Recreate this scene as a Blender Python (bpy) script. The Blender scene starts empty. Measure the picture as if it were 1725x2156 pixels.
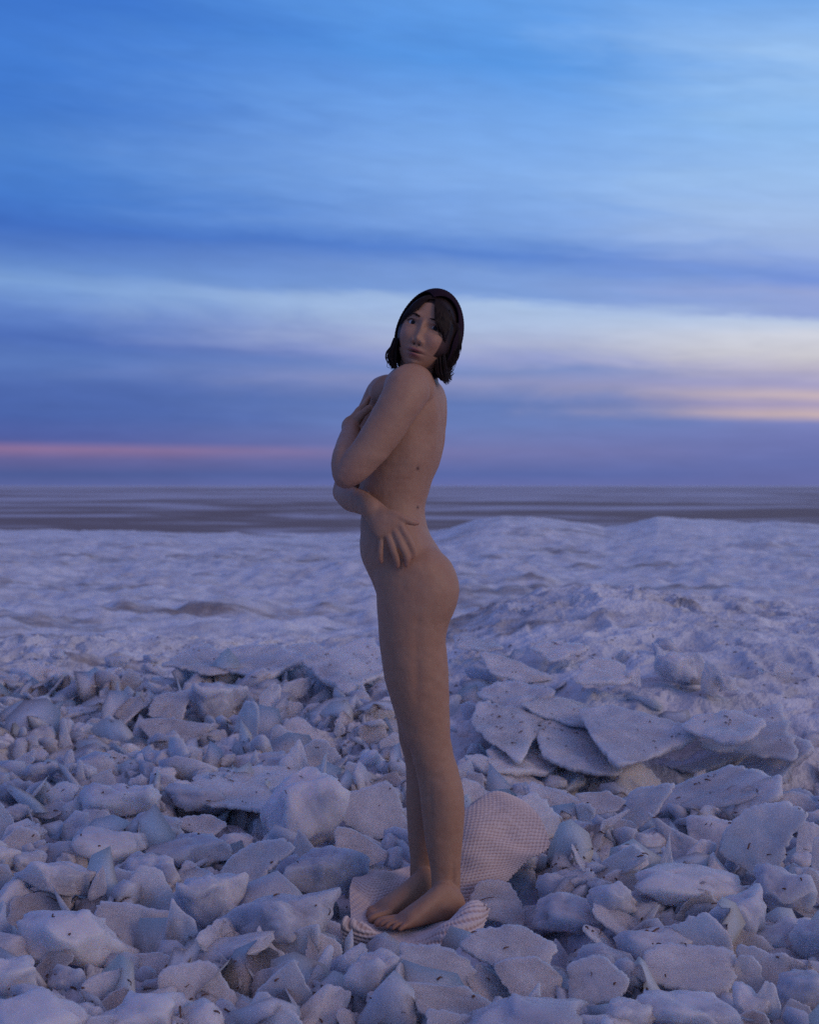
import bpy, bmesh, math, random
import numpy as np
from mathutils import Vector, Matrix, Quaternion
from mathutils.bvhtree import BVHTree

scene = bpy.context.scene
C = scene.collection
R = math.radians
rnd = random.Random(7)

# ------------------------------------------------------------------ camera
CAM_H = 1.114
PITCH = math.atan(56 / 2994.0)          # horizon a little above the middle
cam_data = bpy.data.cameras.new('camera')
cam_data.sensor_fit = 'VERTICAL'
cam_data.sensor_height = 36.0
cam_data.lens = 50.0
cam_data.clip_start = 0.05
cam_data.clip_end = 60000
cam_data.dof.use_dof = True
cam_data.dof.focus_distance = 3.55
cam_data.dof.aperture_fstop = 5.0
cam = bpy.data.objects.new('camera', cam_data)
cam.location = (0, 0, CAM_H)
cam.rotation_euler = (math.pi / 2 - PITCH, 0, 0)
C.objects.link(cam)
scene.camera = cam
scene.view_settings.view_transform = 'Standard'
scene.view_settings.look = 'None'
scene.view_settings.exposure = 0.0
scene.view_settings.gamma = 1.0
scene.cycles.use_denoising = False
scene.cycles.max_bounces = 10
scene.cycles.sample_clamp_indirect = 2.0

# ------------------------------------------------------------------ sky
def lin(c):
    return tuple(((v / 255) / 12.92 if v / 255 <= 0.04045 else ((v / 255 + 0.055) / 1.055) ** 2.4) for v in c)

world = bpy.data.worlds.new('World')
scene.world = world
world.use_nodes = True
nt = world.node_tree
nt.nodes.clear()

def N(t, kind, **kw):
    n = t.nodes.new(kind)
    for k, v in kw.items():
        setattr(n, k, v)
    return n

def plug(t, sock, v):
    if isinstance(v, bpy.types.NodeSocket):
        t.links.new(v, sock)
    else:
        sock.default_value = v

def M_(t, op, a, b=None, c=None, clamp=False):
    n = N(t, 'ShaderNodeMath', operation=op)
    n.use_clamp = clamp
    plug(t, n.inputs[0], a)
    if b is not None: plug(t, n.inputs[1], b)
    if c is not None: plug(t, n.inputs[2], c)
    return n.outputs[0]

def smooth(t, x, lo, hi):
    n = N(t, 'ShaderNodeMapRange', interpolation_type='SMOOTHSTEP')
    plug(t, n.inputs[0], x)
    n.inputs[1].default_value = lo; n.inputs[2].default_value = hi
    return n.outputs[0]

def mixc(t, f, a, b, mode='MIX'):
    n = N(t, 'ShaderNodeMix', data_type='RGBA', blend_type=mode)
    plug(t, n.inputs[0], f)
    for s, v in ((n.inputs[6], a), (n.inputs[7], b)):
        if isinstance(v, tuple): v = (*v[:3], 1)
        plug(t, s, v)
    return n.outputs[2]

def noise(t, vec, scale, detail=4, rough=0.55, dist=0.0):
    n = N(t, 'ShaderNodeTexNoise')
    if vec is not None: plug(t, n.inputs['Vector'], vec)
    n.inputs['Scale'].default_value = scale
    n.inputs['Detail'].default_value = detail
    n.inputs['Roughness'].default_value = rough
    n.inputs['Distortion'].default_value = dist
    return n.outputs[0]

def ramp(t, fac, stops):
    n = N(t, 'ShaderNodeValToRGB')
    cr = n.color_ramp
    cr.interpolation = 'LINEAR'
    cr.elements[0].position, cr.elements[0].color = stops[0][0], (*stops[0][1], 1)
    cr.elements[1].position, cr.elements[1].color = stops[-1][0], (*stops[-1][1], 1)
    for p, c in stops[1:-1]:
        e = cr.elements.new(p); e.color = (*c, 1)
    plug(t, fac if False else n.inputs[0], fac)
    return n.outputs[0]

tc = N(nt, 'ShaderNodeTexCoord')
sep = N(nt, 'ShaderNodeSeparateXYZ'); nt.links.new(tc.outputs['Generated'], sep.inputs[0])
dx, dy, dz = sep.outputs
hor = M_(nt, 'SQRT', M_(nt, 'ADD', M_(nt, 'MULTIPLY', dx, dx), M_(nt, 'MULTIPLY', dy, dy)))
hor = M_(nt, 'MAXIMUM', hor, 0.02)
slope = M_(nt, 'DIVIDE', dz, hor)                       # tan(elevation)
az = M_(nt, 'DIVIDE', dx, hor)                          # sin(azimuth)
s = M_(nt, 'ADD', M_(nt, 'DIVIDE', az, 0.576), 0.5)
s_t = M_(nt, 'MINIMUM', M_(nt, 'MAXIMUM', s, -0.4), 1.4)
h = M_(nt, 'MULTIPLY', slope, 2994.0)
t0 = M_(nt, 'DIVIDE', h, M_(nt, 'SUBTRACT', 1.0, M_(nt, 'MULTIPLY', s_t, 0.2)))
# stretched turbulence that pulls the cloud layers about
cmb = N(nt, 'ShaderNodeCombineXYZ')
plug(nt, cmb.inputs[0], M_(nt, 'MULTIPLY', az, 7.5))
plug(nt, cmb.inputs[1], M_(nt, 'MULTIPLY', M_(nt, 'DIVIDE', t0, 2994.0), 34.0))
plug(nt, cmb.inputs[2], M_(nt, 'MULTIPLY', dy, 1.3))
n1 = noise(nt, cmb.outputs[0], 1.0, 5, 0.6, 0.4)
n2 = noise(nt, cmb.outputs[0], 3.1, 5, 0.55, 0.3)
warp = M_(nt, 'MULTIPLY', M_(nt, 'SUBTRACT', n1, 0.5), smooth(nt, t0, 5, 420))
t1 = M_(nt, 'ADD', t0, M_(nt, 'MULTIPLY', warp, 75.0))
fac = M_(nt, 'DIVIDE', t1, 1400.0, clamp=True)
def column(strip, sx):
    st = []
    for v, c in strip:
        hh = (1022 - v * 0.4875) / (1 - 0.2 * sx)
        st.append((max(0.0, min(1.0, hh / 1400.0)), lin(c)))
    st.sort(key=lambda q: q[0])
    return st
cl = [(0,(62,118,208)),(300,(70,128,215)),(500,(66,122,208)),(700,(80,134,213)),(900,(72,125,208)),(1000,(66,112,197)),(1080,(80,122,200)),
      (1180,(105,145,210)),(1260,(125,163,219)),(1380,(100,135,205)),(1500,(80,112,186)),(1580,(92,124,192)),(1680,(80,108,178)),(1800,(76,102,172)),
      (1905,(84,98,165)),(1942,(142,114,156)),(1985,(104,102,156)),(2050,(78,94,152)),(2095,(92,102,160))]
cc = [(0,(100,160,235)),(300,(92,155,232)),(500,(118,170,238)),(800,(135,178,238)),(1000,(125,165,228)),(1110,(92,135,212)),(1190,(125,160,220)),(1290,(128,162,221)),
      (1325,(172,197,233)),(1400,(174,194,228)),(1480,(170,180,214)),(1550,(150,161,210)),(1600,(124,145,200)),(1650,(143,150,195)),(1750,(102,126,186)),(1830,(108,130,190)),
      (1950,(118,122,176)),(2050,(92,108,170)),(2095,(104,112,172))]
cr_ = [(0,(85,145,225)),(60,(115,170,238)),(300,(158,198,245)),(600,(145,190,242)),(850,(160,195,240)),(1050,(165,190,232)),(1150,(150,175,228)),(1240,(120,150,220)),
      (1300,(155,170,220)),(1390,(145,165,220)),(1415,(190,205,232)),(1470,(212,215,227)),(1550,(206,204,212)),(1620,(186,180,202)),(1680,(170,165,203)),(1720,(204,184,190)),
      (1760,(172,160,194)),(1800,(206,182,184)),(1840,(124,132,190)),(1900,(114,122,182)),(2000,(104,115,176)),(2095,(104,110,168))]
ca = ramp(nt, fac, column(cl, 0.04)); cb = ramp(nt, fac, column(cc, 0.625)); cd = ramp(nt, fac, column(cr_, 0.96))
sw = M_(nt, 'ADD', s, M_(nt, 'MULTIPLY', M_(nt, 'SUBTRACT', n1, 0.5), 0.35))
col = mixc(nt, smooth(nt, sw, 0.0, 0.66), ca, cb)
col = mixc(nt, smooth(nt, sw, 0.6, 1.02), col, cd)
streak = M_(nt, 'ADD', 0.90, M_(nt, 'MULTIPLY', n2, 0.20))
sc_ = N(nt, 'ShaderNodeCombineXYZ')
for i in range(3): plug(nt, sc_.inputs[i], streak)
col = mixc(nt, 1.0, col, sc_.outputs[0], 'MULTIPLY')
col = mixc(nt, smooth(nt, dz, 0.38, 0.95), col, lin((140, 128, 168)))   # lilac veil added overhead, out of view, to warm the light on the ice
bg = N(nt, 'ShaderNodeBackground'); nt.links.new(col, bg.inputs[0]); bg.inputs[1].default_value = 0.95
wo = N(nt, 'ShaderNodeOutputWorld'); nt.links.new(bg.outputs[0], wo.inputs[0])

# the afterglow low on the side of the person's back
sun_d = bpy.data.lights.new('sun', 'SUN')
sun_d.energy = 0.80; sun_d.angle = R(24); sun_d.color = (1.0, 0.70, 0.47)
sun = bpy.data.objects.new('sun', sun_d); C.objects.link(sun)
sun_dir = Vector((0.76, -0.55, 0.36)).normalized()       # towards the glow
sun.rotation_euler = sun_dir.to_track_quat('Z', 'Y').to_euler()

# ------------------------------------------------------------------ helpers
def P(px, py, D):
    """a point D metres in front along +Y, from measured picture coordinates of the photograph (1725 wide)"""
    x = (px - 862.5) / 2994.0; u = (1078 - py) / 2994.0
    c, s_ = math.cos(PITCH), math.sin(PITCH)
    yy = c + u * s_; zz = -s_ + u * c
    k = D / yy
    return Vector((x * k, D, CAM_H + zz * k))

def mesh_np(name, v, polys, smooth_=True):
    """polys: list of numpy int arrays (n,3) or (n,4)"""
    me = bpy.data.meshes.new(name)
    v = np.asarray(v, dtype=np.float32)
    me.vertices.add(len(v)); me.vertices.foreach_set('co', v.ravel())
    loops = np.concatenate([p.ravel() for p in polys]).astype(np.int32)
    tot = np.concatenate([np.full(len(p), p.shape[1], np.int32) for p in polys])
    start = np.concatenate([[0], np.cumsum(tot)[:-1]]).astype(np.int32)
    me.loops.add(len(loops)); me.loops.foreach_set('vertex_index', loops)
    me.polygons.add(len(tot)); me.polygons.foreach_set('loop_start', start); me.polygons.foreach_set('loop_total', tot)
    me.polygons.foreach_set('use_smooth', np.full(len(tot), smooth_))
    me.update(calc_edges=True); me.validate()
    return me

def link(name, me, mat=None, parent=None):
    o = bpy.data.objects.new(name, me); C.objects.link(o)
    if mat is not None and me is not None and not me.materials: me.materials.append(mat)
    if parent is not None: o.parent = parent
    return o

def tag(o, label=None, cat=None, group=None, kind=None):
    for k, v in (('label', label), ('category', cat), ('group', group), ('kind', kind)):
        if v: o[k] = v
    return o

def hash3(ix, iy, iz, seed):
    h_ = (ix.astype(np.int64) * 374761393 + iy.astype(np.int64) * 668265263 + iz.astype(np.int64) * 2147483647 + seed * 1274126177) & 0xFFFFFFFF
    h_ = ((h_ ^ (h_ >> 13)) * 1274126177) & 0xFFFFFFFF
    h_ = ((h_ ^ (h_ >> 16)) * 2246822519) & 0xFFFFFFFF
    return ((h_ ^ (h_ >> 15)) & 0xFFFFFF) / float(0xFFFFFF) * 2 - 1

def vnoise(p, seed=0):
    p = np.asarray(p, float)
    i = np.floor(p); f = p - i; f = f * f * f * (f * (f * 6 - 15) + 10); i = i.astype(np.int64)
    out = 0
    for a in (0, 1):
        for b in (0, 1):
            for c in (0, 1):
                w = (f[..., 0] if a else 1 - f[..., 0]) * (f[..., 1] if b else 1 - f[..., 1]) * (f[..., 2] if c else 1 - f[..., 2])
                out = out + w * hash3(i[..., 0] + a, i[..., 1] + b, i[..., 2] + c, seed)
    return out

def fbm(p, seed=0, octv=4, gain=0.5, lac=2.03):
    a, s_ = 1.0, 0.0
    p = np.asarray(p, float)
    for k in range(octv):
        s_ = s_ + a * vnoise(p, seed + k * 17); p = p * lac + 5.3; a *= gain
    return s_

def sstep(x, a, b):
    t = np.clip((x - a) / (b - a), 0, 1); return t * t * (3 - 2 * t)

# ------------------------------------------------------------------ materials
def new_mat(name):
    m = bpy.data.materials.new(name); m.use_nodes = True
    t = m.node_tree
    b = t.nodes['Principled BSDF']
    return m, t, b

def bump(t, b, height, strength=0.3, dist=0.01):
    n = N(t, 'ShaderNodeBump'); n.inputs['Strength'].default_value = strength; n.inputs['Distance'].default_value = dist
    plug(t, n.inputs['Height'], height); t.links.new(n.outputs[0], b.inputs['Normal'])

def ice_mat(name, frost, clear, dirt_amt=0.25, sss=0.35, trans=0.0):
    m, t, b = new_mat(name)
    g = N(t, 'ShaderNodeNewGeometry'); oi = N(t, 'ShaderNodeObjectInfo')
    pos = g.outputs['Position']
    a = noise(t, pos, 7.0, 5, 0.6, 0.6)
    f = M_(t, 'ADD', a, M_(t, 'MULTIPLY', M_(t, 'SUBTRACT', oi.outputs['Random'], 0.5), 0.26))
    c = mixc(t, smooth(t, f, 0.34, 0.66), clear, frost)
    d = noise(t, pos, 3.3, 6, 0.7, 0.3)
    d2 = noise(t, pos, 42.0, 3, 0.6)
    dm = M_(t, 'MULTIPLY', smooth(t, M_(t, 'ADD', d, M_(t, 'MULTIPLY', d2, 0.22)), 0.58, 0.80), dirt_amt)
    c = mixc(t, dm, c, (0.22, 0.145, 0.11))
    plug(t, b.inputs['Base Color'], c)
    plug(t, b.inputs['Roughness'], M_(t, 'ADD', 0.12, M_(t, 'MULTIPLY', a, 0.6)))
    b.inputs['Subsurface Weight'].default_value = sss
    b.inputs['Subsurface Radius'].default_value = (0.6, 0.8, 1.0)
    b.inputs['Subsurface Scale'].default_value = 0.10
    b.inputs['IOR'].default_value = 1.31
    b.inputs['Transmission Weight'].default_value = trans
    hgt = M_(t, 'ADD', noise(t, pos, 55.0, 4, 0.6), M_(t, 'MULTIPLY', noise(t, pos, 16.0, 3, 0.5), 1.4))
    bump(t, b, hgt, 0.28, 0.005)
    return m

ICE = ice_mat('ice_frosted', (0.77, 0.735, 0.775), (0.52, 0.51, 0.57), 0.30, 1.0, 0.28)
ICE_FAR = ice_mat('ice_far', (0.72, 0.74, 0.82), (0.50, 0.52, 0.62), 0.35, 0.0)

# ------------------------------------------------------------------ ground
crest_px = np.array([(-900,1118),(0,1120),(300,1122),(560,1129),(760,1132),(905,1127),(950,1112),(1000,1096),(1060,1085),(1120,1087),(1180,1093),(1240,1101),(1275,1109),
                     (1320,1103),(1385,1085),(1440,1089),(1520,1094),(1580,1099),(1640,1095),(1700,1101),(1760,1109),(2200,1095),(2900,1112)], float)
CY = 33.0
crest_x = (crest_px[:, 0] - 862.5) / 2994 * CY
crest_z = CAM_H - (crest_px[:, 1] - 1022) / 2994 * CY
LAKE_Z = -0.95

def facets(x, y, cell, seed, sharp=0.6):
    """height of a sheet broken into tilted, fused pieces"""
    gx_, gy_ = np.floor(x / cell), np.floor(y / cell)
    best = np.full(x.shape, 9e9); hgt = np.zeros(x.shape)
    zero = np.zeros(x.shape, np.int64)
    for a in (-1, 0, 1):
        for b in (-1, 0, 1):
            ix, iy = (gx_ + a).astype(np.int64), (gy_ + b).astype(np.int64)
            cx = (ix + 0.5 + 0.45 * hash3(ix, iy, zero, seed)) * cell; cy = (iy + 0.5 + 0.45 * hash3(ix, iy, zero, seed + 1)) * cell
            ddx, ddy = x - cx, y - cy
            an = hash3(ix, iy, zero, seed + 4) * 3.14; c_, s_ = np.cos(an), np.sin(an)
            dd = (ddx * c_ + ddy * s_) ** 2 + 2.6 * (ddy * c_ - ddx * s_) ** 2
            hh = 0.13 * hash3(ix, iy, zero, seed + 2) * cell + sharp * (ddx * hash3(ix, iy, zero, seed + 3) + ddy * (hash3(ix, iy, zero, seed + 5) - 0.35))
            m = dd < best; best = np.where(m, dd, best); hgt = np.where(m, hh, hgt)
    return hgt

def ground_z(x, y, detail=1.0):
    x = np.asarray(x, float); y = np.asarray(y, float)
    p = np.stack([x, y, np.zeros_like(x)], -1)
    near = 0.004 + 0.035 * fbm(p * np.array([1.6, 1.6, 1]), 3, 3)
    right = sstep(x, -0.1, 0.9)
    wx = x + 0.03 * fbm(p * np.array([9., 9., 1]), 71, 2); wy = y + 0.03 * fbm(p * np.array([9., 9., 1]), 75, 2)
    if detail: near = near + detail * (0.60 * facets(wx, wy, 0.19, 200, 0.45) + 0.65 * facets(wx, wy, 0.07, 220, 0.5)) * (1 - 0.45 * sstep(y, 5.5, 7.5)) * (1 - 0.60 * right * sstep(y, 5.4, 5.8) * (1 - 0.6 * sstep(y, 7.4, 8.0)))
    near = near + 0.6 * (0.085 * (0.5 - np.abs(fbm(p * np.array([3.4, 3.4, 1]), 51, 2)))) + 0.02 * (0.4 - np.abs(fbm(p * np.array([9.0, 9.0, 1]), 61, 2)))
    near = near - 0.17 * np.exp(-((y - 5.15 - 0.10 * x) / 0.42) ** 2) * right
    near = near + (0.09 + 0.055 * right) * sstep(y, 5.45, 6.0) * (0.35 + 0.65 * right)
    under = sstep(x, -0.30, -0.18) * (1 - sstep(x, 0.36, 0.48)) * sstep(y, 3.26, 3.40) * (1 - sstep(y, 4.0, 4.15))
    near = near * (1 - under) - 0.06 * under
    crest = (0.20 + 0.14 * np.exp(-((x - 0.9) / 1.2) ** 2) - 0.10 * sstep(x, 2.0, 3.4))
    near = near + crest * np.exp(-((y - 8.4) / np.where(y < 8.4, 1.75, 0.9)) ** 2) * (0.55 + 0.45 * right)
    near = near + 0.30 * np.exp(-((x + 3.7) / 0.9) ** 2 - ((y - 11.0) / 1.2) ** 2)
    far = -0.03 + 0.11 * fbm(p / np.array([2.6, 6.0, 1]), 11, 3) + 0.06 * fbm(p / np.array([0.8, 1.0, 1]), 21, 4, 0.6) + 0.022 * fbm(p / np.array([0.35, 0.30, 1]), 31, 3, 0.6)
    far = far + 0.06 * np.abs(fbm(p / np.array([1.5, 0.8, 1]), 41, 4, 0.6)) - 0.05 + 0.012 * fbm(p / np.array([0.16, 0.14, 1]), 91, 2)
    cz = np.interp(x / np.maximum(y, 1) * CY, crest_x, crest_z)
    w = np.exp(-((y - CY) / np.where(y < CY, 7.0, 2.5)) ** 2)
    far = far * (1 - 0.75 * w) + cz * w
    z = near + (far - near) * sstep(y, 9.0, 11.5)
    return z + (LAKE_Z - 0.4 - z) * sstep(y, CY + 2.0, CY + 9)

ys = np.concatenate([np.linspace(0.5, 2.6, 24), np.linspace(2.6, 9.5, 620)[1:], 9.5 * (44 / 9.5) ** (np.linspace(0, 1, 240)[1:])])
us = np.linspace(-1, 1, 640)
gx = (us[None, :] * (0.9 + 0.42 * ys[:, None])) ; gy = np.repeat(ys[:, None], len(us), 1)
gz = ground_z(gx, gy)
gv = np.stack([gx, gy, gz], -1).reshape(-1, 3)
nr, ncol = gx.shape
ii = np.arange(nr * ncol).reshape(nr, ncol)
gq = np.stack([ii[:-1, :-1], ii[:-1, 1:], ii[1:, 1:], ii[1:, :-1]], -1).reshape(-1, 4)
gm, t, b = new_mat('shore_ice')
g = N(t, 'ShaderNodeNewGeometry'); pos = g.outputs['Position']
sx_ = N(t, 'ShaderNodeSeparateXYZ'); t.links.new(pos, sx_.inputs[0])
mp = N(t, 'ShaderNodeMapping'); mp.inputs['Scale'].default_value = (0.45, 1.0, 1.0); t.links.new(pos, mp.inputs[0])
a = noise(t, pos, 2.2, 8, 0.7, 0.5)
snow = mixc(t, smooth(t, a, 0.36, 0.62), (0.54, 0.54, 0.59), (0.78, 0.78, 0.82))
d = noise(t, mp.outputs[0], 0.55, 7, 0.66, 0.8)
d2 = noise(t, mp.outputs[0], 6.0, 5, 0.65, 0.5)
dirt = M_(t, 'MULTIPLY', smooth(t, M_(t, 'ADD', d, M_(t, 'MULTIPLY', d2, 0.35)), 0.685, 0.86), 0.8)
snow = mixc(t, dirt, snow, (0.20, 0.15, 0.13))
under = mixc(t, smooth(t, noise(t, pos, 3.0, 5, 0.6, 0.5), 0.35, 0.6), (0.46, 0.435, 0.47), (0.72, 0.685, 0.72))
plug(t, b.inputs['Base Color'], mixc(t, smooth(t, sx_.outputs[1], 5.2, 7.0), under, snow))
b.inputs['Roughness'].default_value = 0.6
b.inputs['Specular IOR Level'].default_value = 0.25
bump(t, b, M_(t, 'ADD', noise(t, pos, 9.0, 8, 0.72), noise(t, pos, 45.0, 3)), 0.6, 0.04)
ground = link('ground', mesh_np('ground', gv, [gq]), gm); tag(ground, kind='structure')

# frozen lake out to the horizon
lm, t, b = new_mat('lake_ice')
g = N(t, 'ShaderNodeNewGeometry'); pos = g.outputs['Position']
sp = N(t, 'ShaderNodeSeparateXYZ'); t.links.new(pos, sp.inputs[0])
lg = M_(t, 'LOGARITHM', M_(t, 'MAXIMUM', sp.outputs[1], 10.0), 2.0)
cm = N(t, 'ShaderNodeCombineXYZ')
plug(t, cm.inputs[0], M_(t, 'MULTIPLY', M_(t, 'DIVIDE', sp.outputs[0], M_(t, 'MAXIMUM', sp.outputs[1], 10.0)), 4.5)); plug(t, cm.inputs[1], M_(t, 'MULTIPLY', lg, 2.6))
l1 = noise(t, cm.outputs[0], 1.0, 6, 0.62, 1.2)
mp = N(t, 'ShaderNodeMapping'); mp.inputs['Scale'].default_value = (0.02, 0.11, 1.0); t.links.new(pos, mp.inputs[0])
l2 = noise(t, mp.outputs[0], 1.0, 6, 0.65, 0.8)
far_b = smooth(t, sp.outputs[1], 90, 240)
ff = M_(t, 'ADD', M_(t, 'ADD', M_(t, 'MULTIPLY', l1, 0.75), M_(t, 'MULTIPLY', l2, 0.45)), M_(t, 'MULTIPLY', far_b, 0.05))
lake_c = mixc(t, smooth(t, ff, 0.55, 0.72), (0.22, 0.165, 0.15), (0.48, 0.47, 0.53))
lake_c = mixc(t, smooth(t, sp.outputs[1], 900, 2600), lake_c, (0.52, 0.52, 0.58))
plug(t, b.inputs['Base Color'], lake_c); b.inputs['Roughness'].default_value = 0.7; b.inputs['Specular IOR Level'].default_value = 0.12
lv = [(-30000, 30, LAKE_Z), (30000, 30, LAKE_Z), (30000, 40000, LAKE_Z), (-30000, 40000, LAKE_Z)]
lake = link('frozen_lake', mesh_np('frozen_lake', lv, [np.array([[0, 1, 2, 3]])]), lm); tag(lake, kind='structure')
# shore ground behind the photographer, so the place goes on
bv = [(-400, -300, -0.16), (400, -300, -0.16), (400, 0.52, -0.16), (-400, 0.52, -0.16)]
back = link('shore_ground', mesh_np('shore_ground', bv, [np.array([[0, 1, 2, 3]])]), ICE_FAR); tag(back, kind='structure')

# ------------------------------------------------------------------ broken ice: shapes
def ico(sub):
    bm = bmesh.new(); bmesh.ops.create_icosphere(bm, subdivisions=sub, radius=1)
    v = np.array([q.co[:] for q in bm.verts]); f = np.array([[q.index for q in fc.verts] for fc in bm.faces]); bm.free()
    return v / np.linalg.norm(v, axis=1)[:, None], f
ICO4, ICO4F = ico(4); ICO2, ICO2F = ico(2)

def chunk_shape(seed, V, p=9, sq=0.75, rough=0.09):
    rs = np.random.RandomState(seed)
    n = rs.normal(size=(11, 3)); n /= np.linalg.norm(n, axis=1)[:, None]
    n = np.concatenate([n, [[0, 0, 1], [0, 0, -1]]])
    d_ = rs.uniform(0.72, 1.0, len(n)); d_[-2:] = sq
    dots = np.maximum(V @ n.T, 0) / d_[None, :]
    r = (dots ** p).sum(1) ** (-1.0 / p)
    r = np.minimum(r, 1.5)
    v = V * r[:, None]
    v = v + 0.20 * np.stack([fbm(v * 1.3 + 7.7 * k, seed + 3 * k, 2) for k in range(3)], -1)
    v = v * (1 + rough * (1.2 * np.abs(fbm(v * 2.0, seed, 3)) + 0.5 * fbm(v * 6.0, seed + 2, 2))[:, None])
    return v

def plate_shape(seed, na=170, nrad=9, th=0.10, jag=0.03, chips=0.10):
    rs = np.random.RandomState(seed)
    ang = np.linspace(0, 2 * math.pi, na, endpoint=False)
    dirs = np.stack([np.cos(ang), np.sin(ang)], -1)
    k = rs.randint(5, 8)
    na_ = np.sort(rs.uniform(0, 2 * math.pi, k) * 0.35 + np.arange(k) / k * 2 * math.pi)
    nn = np.stack([np.cos(na_), np.sin(na_)], -1); dd = rs.uniform(0.62, 1.0, k)
    r = ((np.maximum(dirs @ nn.T, 0) / dd) ** 12).sum(1) ** (-1 / 12.)
    r = np.minimum(r, 1.35)
    pp = np.stack([dirs[:, 0] * 2.2, dirs[:, 1] * 2.2, np.full(na, seed * 1.7)], -1)
    r = r * (1 + chips * fbm(pp * 0.6, seed, 2) + jag * fbm(pp * 2.4, seed + 5, 5, 0.68))
    rad = np.array([0.0, .1, .2, .3, .4, .5, .6, .69, .77, .84, .9, .95, .985, 1.0]); nrad = len(rad)
    prof = np.array([1, 1, 1, 1, 1, 1, 1, .99, .98, .96, .93, .88, .80, .60])
    tops, bots = [], []
    for q, pr in zip(rad, prof):
        xy = dirs * (r * q)[:, None]
        p3 = np.stack([xy[:, 0] * 1.8, xy[:, 1] * 1.8, np.full(na, seed * 3.1)], -1)
        und = 0.055 * fbm(p3, seed + 9, 3)
        fine = 0.012 * fbm(p3 * 2.2, seed + 29, 2)
        thl = th * (1 + 0.5 * fbm(p3 * 0.7, seed + 13, 2))
        tops.append(np.column_stack([xy, und + fine + thl * pr])); bots.append(np.column_stack([xy * (1 - 0.10 * (1 - pr)), und - thl * pr * 0.9]))
    v = np.concatenate([tops[0][:1]] + tops[1:] + [bots[0][:1]] + bots[1:])
    m = nrad - 1
    q, tr = [], []
    idx = np.arange(na); nx = (idx + 1) % na
    off = 1; boff = 1 + m * na
    tr.append(np.column_stack([np.zeros(na, int), off + idx, off + nx])); tr.append(np.column_stack([np.full(na, boff), boff + 1 + nx, boff + 1 + idx]))
    for j in range(m - 1):
        A, B = off + j * na, off + (j + 1) * na
        q.append(np.column_stack([A + idx, B + idx, B + nx, A + nx]))
        A, B = boff + 1 + j * na, boff + 1 + (j + 1) * na
        q.append(np.column_stack([A + nx, B + nx, B + idx, A + idx]))
    A, B = off + (m - 1) * na, boff + 1 + (m - 1) * na
    q.append(np.column_stack([A + idx, B + idx, B + nx, A + nx]))
    return v, [np.concatenate(q), np.concatenate(tr)]

CHUNKS = []
for i in range(26):
    me = mesh_np('ice_chunk', chunk_shape(100 + i, ICO4, p=rnd.choice([14, 24, 40]), sq=rnd.uniform(0.5, 0.9)), [ICO4F]); me.materials.append(ICE); CHUNKS.append(me)
PLATES = []
for i in range(26):
    v, f = plate_shape(300 + i, th=rnd.uniform(0.07, 0.16), jag=rnd.uniform(0.03, 0.065)); me = mesh_np('ice_plate', v, f); me.materials.append(ICE); PLATES.append(me)
SHARDS = []
for i in range(10):
    v, f = plate_shape(500 + i, th=0.14, jag=0.02); v = v * np.array([0.5, 1.0, 1.0]); v[:, 0] *= (1 - 0.28 * v[:, 1]); me = mesh_np('ice_shard', v, f); me.materials.append(ICE); SHARDS.append(me)

LGX, LGY = np.meshgrid(np.linspace(-4, 4, 330), np.linspace(1, 13, 400))
LGZ = ground_z(LGX, LGY, 0.0)
def ground_depth(px, py):
    D = 4.0
    for _ in range(12):
        x = (px - 862.5) / 2994 * D
        D = 0.5 * D + 0.5 * (CAM_H - (float(LGZ[min(399, max(0, round((D - 1) / 12 * 399))), min(329, max(0, round((x + 4) / 8 * 329)))]) + 0.05)) * 2994 / max(py - 1022, 25)
    return D

def where(x, y):
    if y > 7.2: return 'on the crest of the ice ridge behind the person'
    if y < 3.42: return 'in the rubble in front of the knitted blanket'
    if x < 0: return 'in the rubble bank that the person faces'
    return "in the rubble behind the person's back"

SIZE = lambda s: 'tiny' if s < 0.08 else ('small' if s < 0.12 else ('middling' if s < 0.18 else ('large' if s < 0.3 else 'huge')))
pieces = []
def put(kind, loc, dims, spin, lean, roll, label=None, var=None):
    """kind c/p/s; dims full sizes in metres; spin in the plate's plane, lean: its face tipped towards the photographer, roll: turned in the picture plane"""
    lib = {'c': CHUNKS, 'p': PLATES, 's': SHARDS}[kind]
    nm = {'c': 'ice_chunk', 'p': 'ice_plate', 's': 'ice_shard'}[kind]
    me = lib[rnd.randrange(len(lib)) if var is None else var % len(lib)]
    o = bpy.data.objects.new(nm, me); C.objects.link(o)
    Mx = Matrix.Rotation(roll, 3, 'Y') @ Matrix.Rotation(lean, 3, 'X') @ Matrix.Rotation(spin, 3, 'Z')
    o.rotation_euler = Mx.to_euler(); o.location = loc
    if kind == 'c': o.scale = [q / 2 for q in dims]
    elif kind == 'p': o.scale = (dims[0] / 1.9, dims[1] / 1.9, dims[2])
    else: o.scale = (dims[0] / 1.0, dims[1] / 1.9, dims[2])
    big = max(dims[0], dims[1]); w_ = where(loc[0], loc[1])
    word = {'c': 'rounded milky ice chunk', 'p': 'flat ice plate', 's': 'pointed ice shard'}[kind]
    if kind == 'c': pose = 'squat' if dims[2] < 0.62 * dims[0] else ('tall' if dims[2] > 0.95 * dims[0] else 'blocky')
    else: pose = 'level' if abs(lean) < 0.30 else ('steeply tipped' if abs(lean) > 0.8 else 'tilted')
    word = word.replace('flat ', 'ragged ')
    shared = f'{SIZE(big)} {pose} {word} {w_}'
    tag(o, label or shared, 'ice', f'{word}s {w_}' if not label else None)
    if label: o['group'] = 'pieces of broken shore ice'
    pieces.append((o, loc, big))
    return o

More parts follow.
